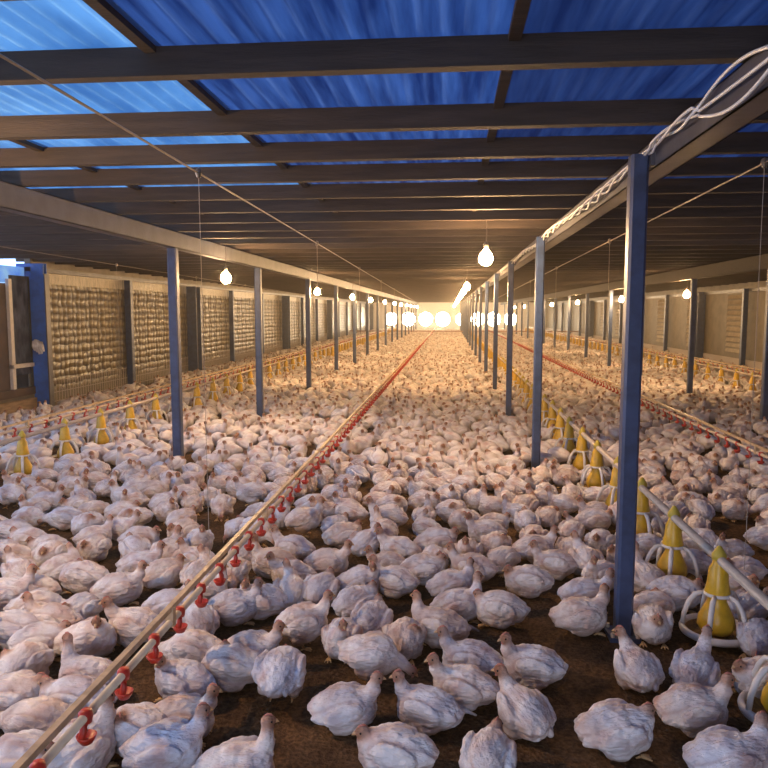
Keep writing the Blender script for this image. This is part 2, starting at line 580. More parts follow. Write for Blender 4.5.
POSTS = []
body = post_mesh(.082, 2.325).mesh('post_tube', M['steel'])
body_out = post_mesh(.092, 2.189).mesh('post_tube', M['steel'])
body_low = post_mesh(.092, 2.234).mesh('post_tube', M['steel'])
foot = MB().box(-.075, .075, -.075, .075, -.01, .012).mesh('foot_plate', M['steel'])
boltm = MB().lathe([(.0, .02), (.011, .02), (.011, 0)], 8).mesh('bolt', M['galv'])
cleat = MB().box(.041, .060, -.06, .06, 2.27, 2.33).mesh('cleat', M['beam'])


def steel_post(X, Y, label, group, full=True):
    o = empty('steel_post', (X, Y, 0))
    tag(o, label, 'post', group)
    link('post_tube', body if X == .87 else (body_low if X < 0 else body_out), o)
    if full:
        link('foot_plate', foot, o)
        if X == .87: link('cleat', cleat, o)
        for a, b_ in ((-1, -1), (1, -1), (-1, 1), (1, 1)):
            link('bolt', boltm, o, (a*.06, b_*.06, .012))
    POSTS.append((X, Y))
    return o


rightY = [3.54, 7.22, 10.62, 13.9, 17.4, 20.9]
while rightY[-1] < 58: rightY.append(rightY[-1]+3.5)
for i, y in enumerate(rightY):
    steel_post(.87, y, 'blue steel post, %s back in the row beside the near yellow feeders' % ordinal(i+1) if i else
               'thick dark blue steel post nearest the camera, under the white cables', 'posts right of the centre aisle', i < 8)
leftY = [.2, 3.7, 7.08, 10.3, 14.0, 17.5, 20.9, 24.2]
while leftY[-1] < 58: leftY.append(leftY[-1]+3.5)
for i, y in enumerate(leftY):
    if i < 2: continue
    steel_post(-2.77, y, 'blue steel post, %s in the row left of the red drinker line' % ordinal(i-1), 'posts left of the centre aisle', i < 10)
farY = [10.35, 13.5, 16.95, 20.2, 23.6]
while farY[-1] < 58: farY.append(farY[-1]+3.5)
for i, y in enumerate(farY):
    steel_post(4.36, y, 'thin blue steel post, %s in the outer row towards the slatted wall' % ordinal(i+1), 'posts of the outer right row', i < 5)

wp = post_mesh(.13, 2.24).mesh('wall_post', M['steel'])
wpw = MB().box(-.02, .02, -.17, .17, 0, 2.24).box(-.12, .12, -.17, -.155, 0, 2.24).box(-.12, .12, .155, .17, 0, 2.24).mesh('wide_wall_post', M['steel'])
for i, y in enumerate(lp):
    if i == 0: continue
    wide = i % 3 == 2
    o = link('wall_post', wpw if wide else wp, None, (XL+.07+(.06 if wide else 0), y, 0))
    tag(o, '%s blue post against the quilted curtain, %s along that wall' % ('wide' if wide else 'slim', ordinal(i+1)), 'post', 'posts along the curtained wall')
o = empty('wall_post', (XL+.13, 10.95, 0))
tag(o, 'broad bright blue wall post with a white rag tied to it', 'post', 'posts along the curtained wall')
MB().box(-.12, .12, -.05, -.035, 0, 2.36).box(-.12, .12, .035, .05, 0, 2.36).box(-.012, .012, -.035, .035, 0, 2.36).build('post_section', M['steel_bright'], o)
MB().box(-.33, -.12, -.05, -.03, 2.16, 2.36).build('bracket', M['steel_bright'], o)
MB().box(.125, .145, -.06, .06, 0, 2.2).build('edge_strip', M['beam'], o)
rag = MB()
for k in range(5):
    a = k*1.3
    rag.tube([(-.08+.03*k, -.07, 1.14+.02*math.sin(a)), (-.06+.03*k, -.10, 1.06), (-.05+.035*k, -.09, .96+.03*math.cos(a))], [.028, .04, .018], 8)
o2 = rag.build('tied_rag', M['white'], None, True)
o2.location = (XL+.13, 10.95, 0)
tag(o2, 'crumpled white rag tied round the bright blue wall post', 'rag')
for i, y in enumerate(rp):
    if y < 14: continue
    wide = abs(y-24.3) < .2 or (i % 4 == 0 and y > 30)
    o = link('wall_post', wpw if wide else wp, None, (XR-.14, y, 0))
    tag(o, '%s dark blue post against the slatted wall, %s along it' % ('wide' if wide else 'slim', ordinal(max(1, i-3))), 'post', 'posts along the slatted wall')

# ------------------------------------------------------------------ drinker lines


def drinker_cup_parts():
    arm = MB()
    arm.lathe([(.0, .020), (.019, .018), (.022, 0), (.019, -.018), (0, -.020)], 12)            # saddle clip round the pipe
    arm.tube([(0, 0, -.012), (.004, -.012, -.035), (.002, -.018, -.062), (0, 0, -.078)], [.013, .011, .010, .009], 8)
    arm.lathe([(0, -.084), (.018, -.082), (.028, -.066), (.031, -.058), (.028, -.058), (.016, -.074), (0, -.076)], 14)
    return arm


_c = drinker_cup_parts(); _c.v = [(a*1.02, b_*1.02, c*1.06) for a, b_, c in _c.v]
cup_mesh = _c.mesh('drip_cup', M['red'], True)
hang_m = MB().box(-.017, .017, 0, .03, -.017, .062).mesh('hanger', M['rail'])
nip = MB().tube([(0, 0, -.01), (0, 0, -.05)], .004, 6).mesh('nipple', M['galv'])


def drinker_line(X, y0, y1, zr, step, label, first=None):
    o = empty('drinker_line', (X, y0, 0))
    tag(o, label, 'drinker line', 'drinker lines')
    L = y1-y0
    MB().box(-.011, .011, 0, L, zr+.048, zr+.070).build('rail', M['rail'], o)
    MB().tube([(0, 0, zr), (0, L, zr)], .0145, 12).build('water_pipe', M['pvc'], o, True)
    hk = MB()
    for q in range(int(L/1.5)):
        hb = hang_m if q < 12 else None
        if hb: link('hanger', hb, o, (0, q*1.5+.4, zr))
        else: hk.box(-.017, .017, q*1.5+.4, q*1.5+.43, zr-.017, zr+.05)
    hh_ = hk.build('hangers', M['rail'], o); hh_['kind'] = 'stuff'
    ys_ = np.arange(.18, L, step)
    start = 0
    if y0 + ys_[0] < 1.2:
        start = int((1.5-y0-ys_[0])/step)
    near = ys_[start:start+100]
    for k, yy in enumerate(near):
        c = link('drip_cup', cup_mesh, o, (0, yy, zr))
        c.rotation_euler = (0, 0, rng.uniform(-.5, .5) + (0 if k % 2 else .4))
        if k < 14:
            link('nipple', nip, c)
    rest = ys_[start+100:]
    if len(rest):
        mb = MB()
        for yy in rest:
            mb.lathe([(0, .02), (.021, 0), (.01, -.03), (.01, -.06), (.03, -.06), (0, -.08)], 6, (0, yy, zr))
        r_ = mb.build('drip_cups', M['red'], o, True)
        r_['kind'] = 'stuff'
    return o


DRINK = [(-1.15, .372), (2.74, .37), (-4.60, .37), (6.4, .37)]
drinker_line(-1.115, .8, 60, .352, .262, 'long drinker line with red cups slanting from the lower left to the far end')
drinker_line(2.74, 3.2, 60, .352, .262, 'drinker line with red cups between the near feeders and outer post row')
drinker_line(-4.60, 4.0, 60, .352, .30, 'drinker line with red cups along the quilted curtain side')
drinker_line(6.40, 6.0, 60, .352, .30, 'drinker line with red cups near the slatted wall')

# ------------------------------------------------------------------ feeders


def feeder(loc, rz, label, group, full=True):
    if full:
        o = empty('pan_feeder', loc, rz)
        link('hopper', hop_m, o); link('feed_cone', bell_m, o); link('feed_tray', tray_m, o)
        g = link('guard_ring', ring_m, o)
        for k in range(5):
            s = link('spoke', spoke_m, g); s.rotation_euler = (0, 0, 2*PI*k/5)
        link('top_cap', cap_m, o)
    else:
        o = link('pan_feeder', far_m, None, loc); o.rotation_euler = (0, 0, rz)
    tag(o, label, 'feeder', group)
    return o


hop = MB().lathe([(.058, .235), (.060, .245), (.050, .29), (.044, .36), (.030, .385), (.028, .43), (.0, .432)], 20)
hop_m = hop.mesh('hopper', M['yellow'], True)
bell_m = MB().lathe([(.046, .24), (.043, .20), (.060, .165), (.083, .115), (.088, .075), (.070, .045), (0, .045)], 20).mesh('feed_cone', M['yellow'], True)
tray_m = MB().lathe([(0, .030), (.10, .026), (.135, .040), (.143, .052), (.148, .046), (.128, .020), (.10, .008), (0, .008)], 28).mesh('feed_tray', M['feed'], True)
ring_m = MB().torus(.154, .015, .050, 32, 8, 1.3).torus(.060, .007, .235, 20, 6, 1.3).mesh('guard_ring', M['white'], True)
spoke_m = MB().tube([(.060, 0, .235), (.098, 0, .222), (.126, 0, .180), (.146, 0, .120), (.153, 0, .060)], [.010, .013, .013, .012, .011], 8).mesh('spoke', M['white'], True)
cap_m = MB().lathe([(.0, .475), (.010, .47), (.022, .45), (.034, .43), (.034, .405), (.0, .405)], 14).mesh('top_cap', M['green'], True)
fm = MB().lathe([(.15, .08), (.15, .05), (.08, .06), (.05, .22), (.058, .24), (.044, .36), (.028, .43), (0, .45)], 10)
far_m = fm.mesh('pan_feeder', M['yellow'], True)

FEED = []


def feeder_line(X, y0, y1, step, plabel, flabel, group, pz=.405):
    p = MB().tube([(X, YB+.4 if y0 < 5 else y0-1.5, pz), (X, y1, pz)], .0225, 12).build('feed_pipe', M['galv'], None, True)
    tag(p, plabel, 'pipe', 'feed pipes')
    k, y = 0, y0
    while y < y1 and k < 78:
        FEED.append((X, y))
        feeder((X + rng.uniform(-.015, .015), y, 0), rng.uniform(0, 1.2), flabel % ordinal(k+1), group, k < 22)
        k += 1
        y += step


feeder_line(1.315, 2.80, 56, .728, 'pale feed pipe running through the yellow feeders right of the thick post',
            'yellow pan feeder with white guard ring, %s along the near right feed pipe', 'feeders of the near right line')
feeder_line(-4.08, 5.66, 56, .80, 'pale feed pipe crossing low at the left behind the flock',
            'yellow pan feeder, %s along the feed pipe on the curtain side', 'feeders of the left line')
feeder_line(5.75, 9.4, 56, .80, 'feed pipe near the slatted wall beyond the outer posts',
            'small yellow pan feeder, %s along the line near the slatted wall', 'feeders of the far right line')

# ------------------------------------------------------------------ overhead wires, cords, cables


def overhead(X0, Y0, Z0, X1, Y1, Z1, label, drops, zend):
    o = empty('winch_cable', (X0, Y0, 0))
    tag(o, label, 'cable', 'winch cables under the roof')
    pts = [(X0+(X1-X0)*t-X0, (Y1-Y0)*t, Z0+(Z1-Z0)*t) for t in np.linspace(0, 1, 12)]
    MB().tube(pts, .0045, 6).build('cable', M['wire'], o)
    for y in drops:
        t = (y-Y0)/(Y1-Y0)
        x = (X1-X0)*t; z = Z0+(Z1-Z0)*t
        MB().tube([(x, y-Y0, z), (x*.5, y-Y0, (z+zend)/2), (0, y-Y0, zend)], .0014, 5).build('drop_cord', M['cord'], o)
        MB().lathe([(0, .025), (.014, .015), (.016, 0), (.010, -.02), (0, -.025)], 10, (x, y-Y0, z)).build('pulley', M['wire'], o)


overhead(-1.15, -1.5, 2.30, -1.20, 30, 1.88, 'thin steel cable slanting under the roof above the red drinker line', [3.3, 6.3, 9.3, 12.3, 15.3, 18.5], .43)
overhead(1.36, -.5, 2.30, 1.34, 28, 1.90, 'thin steel cable behind the thick post above the yellow feeders', [3.35, 6.4, 9.5, 12.5, 15.6], .42)
overhead(-4.08, 3.0, 2.22, -4.08, 30, 2.0, 'thin steel cable above the feed pipe on the curtain side', [5.9, 8.6, 11.4, 14.2, 17.0], .42)

# white supply cables on the right-hand beam
cb = empty('supply_cable', (.9, 0, 0))
tag(cb, 'bundle of white electric cables looped and twisted along the right beam', 'cable')
for s in range(3):
    pts = []
    for y in np.arange(-2.9, 13.0, .04):
        ph = 2*PI*s/3
        if y < 2.15:
            sp = .012
        elif y < 2.85:
            sp = .012 + .055*math.sin((y-2.15)/.7*PI)
        else:
            sp = .016 + .006*math.sin(y*3)
        tw = ph + (y*6.5 if y > 2.85 else s*.3)
        if 2.15 <= y < 2.85:
            zo = (s-1)*sp; xo = .01
        else:
            zo = sp*math.sin(tw); xo = sp*math.cos(tw)
        z = 2.335 + zo + .012*math.sin(y*2.2) - (.02 if y > 3.4 else 0)
        pts.append((xo-.005, y, z))
    MB().tube(pts, .0062, 6).build('strand', M['cable'], cb, True)

# ------------------------------------------------------------------ lamps
bulb_mesh = MB().lathe([(0, -.095), (.032, -.088), (.055, -.062), (.062, -.03), (.052, .004), (.026, .034), (.018, .05)], 14).mesh('glass_bulb', M['bulb'], True)
sock_mesh = MB().lathe([(.0, .115), (.012, .11), (.022, .09), (.022, .048), (.0, .048)], 10).mesh('socket', M['socket'], True)
shade_mesh = MB().lathe([(.02, .10), (.05, .092), (.075, .08), (.072, .078), (.02, .092)], 14).mesh('cap', M['socket'], True)


def lamp(X, Y, Z, label, group):
    o = empty('hanging_bulb', (X, Y, Z))
    tag(o, label, 'lamp', group)
    link('glass_bulb', bulb_mesh, o); link('socket', sock_mesh, o)
    MB().tube([(0, 0, .11), (.004, .004, (RB-Z)/2+.05), (0, 0, RB-Z+.001)], .004, 5).build('cord', M['socket'], o)


ys_c = [6.15, 13.4, 17.2, 21.0, 24.5, 28, 31.5, 35, 38.5, 42, 46, 50, 54, 58]
def snap(y):
    return min(js, key=lambda q: abs(q-y)) + .0275


for i, y in enumerate(ys_c):
    lamp(.31, snap(y), 2.10, 'glowing bare bulb, %s of the string over the centre aisle' % ordinal(i+1), 'bulbs over the centre aisle')
ys_l = [2.4, 8.4, 14.6, 19.4, 24.4, 29.5, 34.5, 39.5, 44.5, 49.5, 54.5, 59]
for i, y in enumerate(ys_l):
    lamp(-2.66, snap(y), 2.03, 'glowing bare bulb, %s of the string beside the left post row' % ordinal(i+1), 'bulbs beside the left posts')
ys_r = [14.3, 19.8, 26, 32.6, 39, 45, 51, 57]
for i, y in enumerate(ys_r):
    lamp(4.52, snap(y), 1.96, 'glowing bare bulb, %s of the string near the outer right posts' % ordinal(i+1), 'bulbs beside the outer right posts')

# low migration fence across the house, far back
fe = empty('low_fence', (0, 46, 0))
tag(fe, 'low brown rail fence crossing the whole flock far back', 'fence')
MB().box(XL+.2, XR-.2, -.015, .015, .36, .42).build('top_rail', M['brownrail'], fe)
nt_ = MB()
for k in range(150):
    x = XL+.2 + k*.097
    nt_.box(x, x+.012, -.006, .006, 0, .37)
nt_.build('netting', M['brownrail'], fe)

# ------------------------------------------------------------------ chickens: one smooth body from a blended distance field


def ell(P, c, r, yaw=0, pitch=0):
    q = P-np.array(c)
    if yaw:
        ca, sa = math.cos(-yaw), math.sin(-yaw)
        q = np.stack([q[..., 0]*ca-q[..., 1]*sa, q[..., 0]*sa+q[..., 1]*ca, q[..., 2]], -1)
    if pitch:
        ca, sa = math.cos(pitch), math.sin(pitch)
        q = np.stack([q[..., 0]*ca+q[..., 2]*sa, q[..., 1], -q[..., 0]*sa+q[..., 2]*ca], -1)
    r = np.array(r)
    k0 = np.linalg.norm(q/r, axis=-1)
    k1 = np.linalg.norm(q/(r*r), axis=-1)+1e-9
    return k0*(k0-1)/k1


def cone(P, a, b, ra, rb, flat=None):
    a = np.array(a, float); b = np.array(b, float)
    ab = b-a
    t = np.clip(((P-a)@ab)/(ab@ab), 0, 1)
    d = P-(a+t[..., None]*ab)
    if flat is not None:
        d = d/np.array(flat)
    return np.linalg.norm(d, axis=-1)-(ra+(rb-ra)*t)


def smin(a, b, k):
    h = np.clip(.5+.5*(b-a)/k, 0, 1)
    return b*(1-h)+a*h-k*h*(1-h)


def surface_net(fn, lo, hi, h):
    ax = [np.arange(lo[i], hi[i]+h, h) for i in range(3)]
    G = np.stack(np.meshgrid(*ax, indexing='ij'), -1)
    D = fn(G)
    s = D < 0
    nx, ny, nz = (k-1 for k in D.shape)
    cnt = np.zeros((nx, ny, nz), int)
    for i in (0, 1):
        for j in (0, 1):
            for k in (0, 1):
                cnt += s[i:i+nx, j:j+ny, k:k+nz]
    act = (cnt > 0) & (cnt < 8)
    idx = -np.ones(act.shape, int)
    cells = np.argwhere(act)
    idx[act] = np.arange(len(cells))
    acc = np.zeros((len(cells), 3)); num = np.zeros(len(cells))
    cor = [(i, j, k) for i in (0, 1) for j in (0, 1) for k in (0, 1)]
    for a in cor:
        for ax_ in range(3):
            if a[ax_] == 0:
                b = list(a); b[ax_] = 1
                ia = cells+np.array(a); ib = cells+np.array(b)
                da = D[ia[:, 0], ia[:, 1], ia[:, 2]]; db = D[ib[:, 0], ib[:, 1], ib[:, 2]]
                m = (da < 0) != (db < 0)
                t = np.where(m, da/(da-db+1e-12), 0)
                p = np.array(a, float)+t[:, None]*(np.array(b)-np.array(a))
                acc += np.where(m[:, None], p, 0); num += m
    V = np.array(lo)+(cells+acc/num[:, None])*h
    F = []
    for ax_ in range(3):
        o1, o2 = [(1, 2), (2, 0), (0, 1)][ax_]
        sl0 = [slice(None)]*3; sl1 = [slice(None)]*3
        sl0[ax_] = slice(0, -1); sl1[ax_] = slice(1, None)
        ch = s[tuple(sl0)] != s[tuple(sl1)]
        E = np.argwhere(ch)
        ok = (E[:, o1] > 0) & (E[:, o2] > 0) & (E[:, o1] < act.shape[o1]) & (E[:, o2] < act.shape[o2]) & (E[:, ax_] < act.shape[ax_])
        E = E[ok]
        ins = s[E[:, 0], E[:, 1], E[:, 2]]
        q = []
        for da, db in ((0, 0), (1, 0), (1, 1), (0, 1)):
            e = E.copy(); e[:, o1] -= da; e[:, o2] -= db
            q.append(idx[e[:, 0], e[:, 1], e[:, 2]])
        q = np.stack(q, 1)
        q[~ins] = q[~ins][:, ::-1]
        F.append(q)
    F = np.concatenate(F)
    return V, F[(F >= 0).all(1)]


# pose: lift of the body, body pitch, head place (before turning), head yaw, extra
POSES = {
    'resting with its head up':            dict(lift=0, head=(.150, 0, .235), yaw=0),
    'resting with its head turned back over one side': dict(lift=0, head=(.115, 0, .225), yaw=1.5),
    'resting with its head turned aside':  dict(lift=0, head=(.140, 0, .240), yaw=-.95),
    'lying with its neck stretched low':   dict(lift=0, head=(.215, 0, .075), yaw=.15),
    'preening its flank':                  dict(lift=0, head=(.100, 0, .165), yaw=2.15),
    'resting with its head drawn in':      dict(lift=0, head=(.130, 0, .170), yaw=.2),
    'standing with its head up':           dict(lift=.055, head=(.150, 0, .255), yaw=0, pit=-.12),
    'standing with its head down':         dict(lift=.065, head=(.215, 0, .030), yaw=0, pit=.16),
    'resting with one wing fanned out':    dict(lift=0, head=(.140, 0, .240), yaw=.4, fan=1),
    'standing as a hunched ball':          dict(lift=.05, head=(.135, 0, .135), yaw=.1),
    'resting with its neck craned':        dict(lift=.0, head=(.125, 0, .275), yaw=-.3),
}
PN = list(POSES)


def chicken_field(ps):
    L = ps['lift']; pit = ps.get('pit', 0)
    hx, hy, hz = ps['head']; yw = ps['yaw']
    nb = np.array((.085, 0, .105+L-pit*.08))

    def turn(p):
        p = np.array(p, float)
        d = p-np.array((.07, 0, 0))
        return np.array((.07+d[0]*math.cos(yw)-d[1]*math.sin(yw), d[0]*math.sin(yw)+d[1]*math.cos(yw), p[2]))
    hd = turn((hx, hy, hz+L*.9))
    if abs(yw) > 1.3:   # a head laid back rests outside the body
        hd[1] += math.copysign(.035, yw)
    mid = (nb+hd)/2 + np.array((.012, 0, .004))
    face = hd-nb; face[2] = 0
    if abs(yw) > 1.3:
        fd = np.array((math.cos(yw), math.sin(yw), -.35))
    else:
        fd = np.array((math.cos(yw), math.sin(yw), -.15 if hz > .12 else -.7))
    fd /= np.linalg.norm(fd)
    fan = ps.get('fan', 0)

    def parts(P):
        Z = np.array((0, 0, L))
        b = ell(P, (0, 0, .098+L), (.128, .094, .094), 0, pit)
        b = smin(b, ell(P, (.062, 0, .088+L-pit*.06), (.082, .083, .086)), .03)
        b = smin(b, ell(P, (-.090, 0, .090+L+pit*.09), (.070, .066, .060)), .03)
        b = smin(b, cone(P, (-.12, 0, .095+L+pit*.13), (-.158, 0, .098+L+pit*.2), .034, .014, (1, 1.3, .7)), .02)
        for s in (-1, 1):
            b = smin(b, ell(P, (.0, s*.062, .045+L*.75), (.068, .038, .045)), .02)
        wg = None
        for s in (-1, 1):
            up = .008*s
            if fan and s < 0:
                q = ell(P, (-.03, s*.105, .085+L), (.10, .035, .042), s*.35, .35)
                q = smin(q, cone(P, (-.08, s*.13, .065), (-.185, s*.155, .018), .028, .008, (1, 1, .6)), .02)
            else:
                q = ell(P, (.0, s*.090, .112+L+up-pit*.02), (.092, .023, .050), s*-.08, .26)
                q = smin(q, cone(P, (-.05, s*.086, .095+L+up), (-.138, s*.050, .082+L+up*2+pit*.1), .030, .016, (1, .7, 1.2)), .015)
            wg = q if wg is None else np.minimum(wg, q)
        b = smin(b, wg, .007)
        n = smin(cone(P, nb, mid, .054, .033), cone(P, mid, hd, .033, .019), .012)
        b = smin(b, n, .025)
        h = smin(ell(P, hd, (.028, .0225, .024), yw), ell(P, hd+fd*.012, (.020, .017, .017)), .01)
        b = smin(b, h, .008)
        return b, h, n, wg
    return parts, hd, fd, nb


def chicken(ps, h, seed, detail):
    parts, hd, fd, nb = chicken_field(ps)
    V, F = surface_net(lambda P: np.maximum(parts(P)[0], .004-P[..., 2]), (-.24, -.21, -.03), (.28, .21, .40), h)
    b, hh, nn, wg = parts(V)
    # colours of the plumage: white, pink thin-feathered skin, dusky head, soiled underside, painted shadow tints
    n = len(V)
    N1 = np.array([noise.noise(Vector(v)*14+Vector((seed, 0, 0))) for v in V])
    N2 = np.array([noise.noise(Vector(v)*38+Vector((0, seed, 0))) for v in V])
    white = np.array((.84, .81, .79)); pink = np.array((.60, .41, .37)); head = np.array((.33, .18, .115)); dirt = np.array((.42, .31, .22))
    col = np.tile(white, (n, 1))

    def mix(c, wgt):
        nonlocal col
        wgt = np.clip(wgt, 0, 1)[:, None]
        col = col*(1-wgt)+c*wgt
    mix(pink, (N1+.04)*1.5*.6)
    N3 = np.array([noise.noise(Vector(v)*9+Vector((5, seed, 9))) for v in V])
    mix(np.array((.56, .54, .57)), (N3-.05)*1.6)  # grey-blue shadow tints painted into the colour as mottling
    edge = np.exp(-((wg-.010)/.006)**2)
    mix(pink*.8, edge*.45)
    mix(dirt, (.050+.03*N1-(V[:, 2]-ps['lift']))/.035*.7)
    mix(np.array((.74, .60, .52)), (1-(nn+.004)/.014)*.32)
    dh = np.linalg.norm(V-hd, axis=1)
    mix(np.array((.50, .33, .25)) if detail else head, 1.0-(dh-.026)/.024)
    face_d = np.linalg.norm(V-(hd+fd*.016), axis=1)
    mix(head, 1.0-(face_d-.022)/.014)
    dirr = V-np.array((0, 0, .09+ps['lift']))
    if detail:
        nr = dirr/np.linalg.norm(dirr, axis=1)[:, None]
        amp = np.clip((dh-.03)/.03, .1, 1)*(V[:, 2] > .008)
        cl = np.array([noise.noise(Vector((v[0]*26, v[1]*55, v[2]*60))+Vector((seed*3, 1, 2))) for v in V])
        V = V+nr*((N2*.0052+cl*.0052+N1*.008+N3*.006)*amp)[:, None]
    col = np.clip(col*(1+.06*N2[:, None]), 0, 1)
    extras = []
    q = Vector(hd); f = Vector(fd)
    side = Vector((-f.y, f.x, 0)).normalized()
    up = side.cross(f)*-1
    if up.z < 0: up = -up
    if detail:
        bk = MB().tube([q+f*.022, q+f*.034-up*.001, q+f*.046-up*.006], [.0095, .0075, .0015], 8)
        cm = MB().tube([q+f*.020+up*.014, q+f*.010+up*.024, q-f*.006+up*.027, q-f*.018+up*.020], [.0025, .0048, .0044, .002], 6)
        cm.tube([q+f*.022-up*.010+side*.005, q+f*.022-up*.024+side*.006], [.004, .0055], 6)
        cm.tube([q+f*.022-up*.010-side*.005, q+f*.022-up*.024-side*.006], [.004, .0055], 6)
        ey = MB()
        for s in (-1, 1):
            c = q+f*.010+side*s*.0205+up*.005
            ey.lathe([(0, .0045), (.0032, .0032), (.0045, 0), (.0032, -.0032), (0, -.0045)], 8, c)
        extras = [(bk, M['horn']), (cm, M['comb']), (ey, M['eye'])]
        lg = MB()
        for s in (-1, 1):
            if ps['lift'] > 0:
                a = (.0, s*.045, .07); c = (.012, s*.05, .014)
                lg.tube([a, (-.008, s*.047, .045), c], [.013, .009, .008], 8)
            else:
                c = (.085, s*.055, .012)
            for t in (-.45, 0, .45):
                d = .042
                lg.tube([c, (c[0]+d*.6*math.cos(t), c[1]+d*.6*math.sin(t), .009), (c[0]+d*math.cos(t), c[1]+d*math.sin(t), .004)], [.007, .0055, .003], 6)
            lg.tube([c, (c[0]-.022, c[1], .004)], [.006, .003], 6)
        extras.append((lg, M['shank']))
    return V, F, col, extras


def chicken_mesh(ps, seed):
    V, F, col, extras = chicken(ps, .0066, seed, True)
    verts = [tuple(v) for v in V]; faces = [tuple(int(i) for i in q) for q in F]; mi = [0]*len(faces)
    cc = np.concatenate([col, np.ones((len(col), 1))], 1)
    me = bpy.data.meshes.new('chicken')
    me.materials.append(M['feather'])
    for k, (mb, m) in enumerate(extras):
        b = len(verts)
        verts += mb.v; faces += [tuple(i+b for i in q) for q in mb.f]; mi += [k+1]*len(mb.f)
        me.materials.append(m)
    me.from_pydata(verts, [], faces)
    me.polygons.foreach_set('material_index', mi)
    me.polygons.foreach_set('use_smooth', [True]*len(faces))
    ca = me.color_attributes.new('Col', 'FLOAT_COLOR', 'POINT')
    full = np.ones((len(verts), 4)); full[:len(cc)] = cc
    ca.data.foreach_set('color', full.ravel())
    me.update()
    return me


CH = {p: [chicken_mesh(POSES[p], 3.1+7*i), None] for i, p in enumerate(PN)}
for i, p in enumerate(PN):      # a second, mirrored set
    ps = dict(POSES[p]); ps['yaw'] = -ps['yaw']
    if abs(ps['yaw']) < .01: ps['yaw'] = .45 if 'standing' not in p else .3
    CH[p][1] = chicken_mesh(ps, 50.3+5*i)

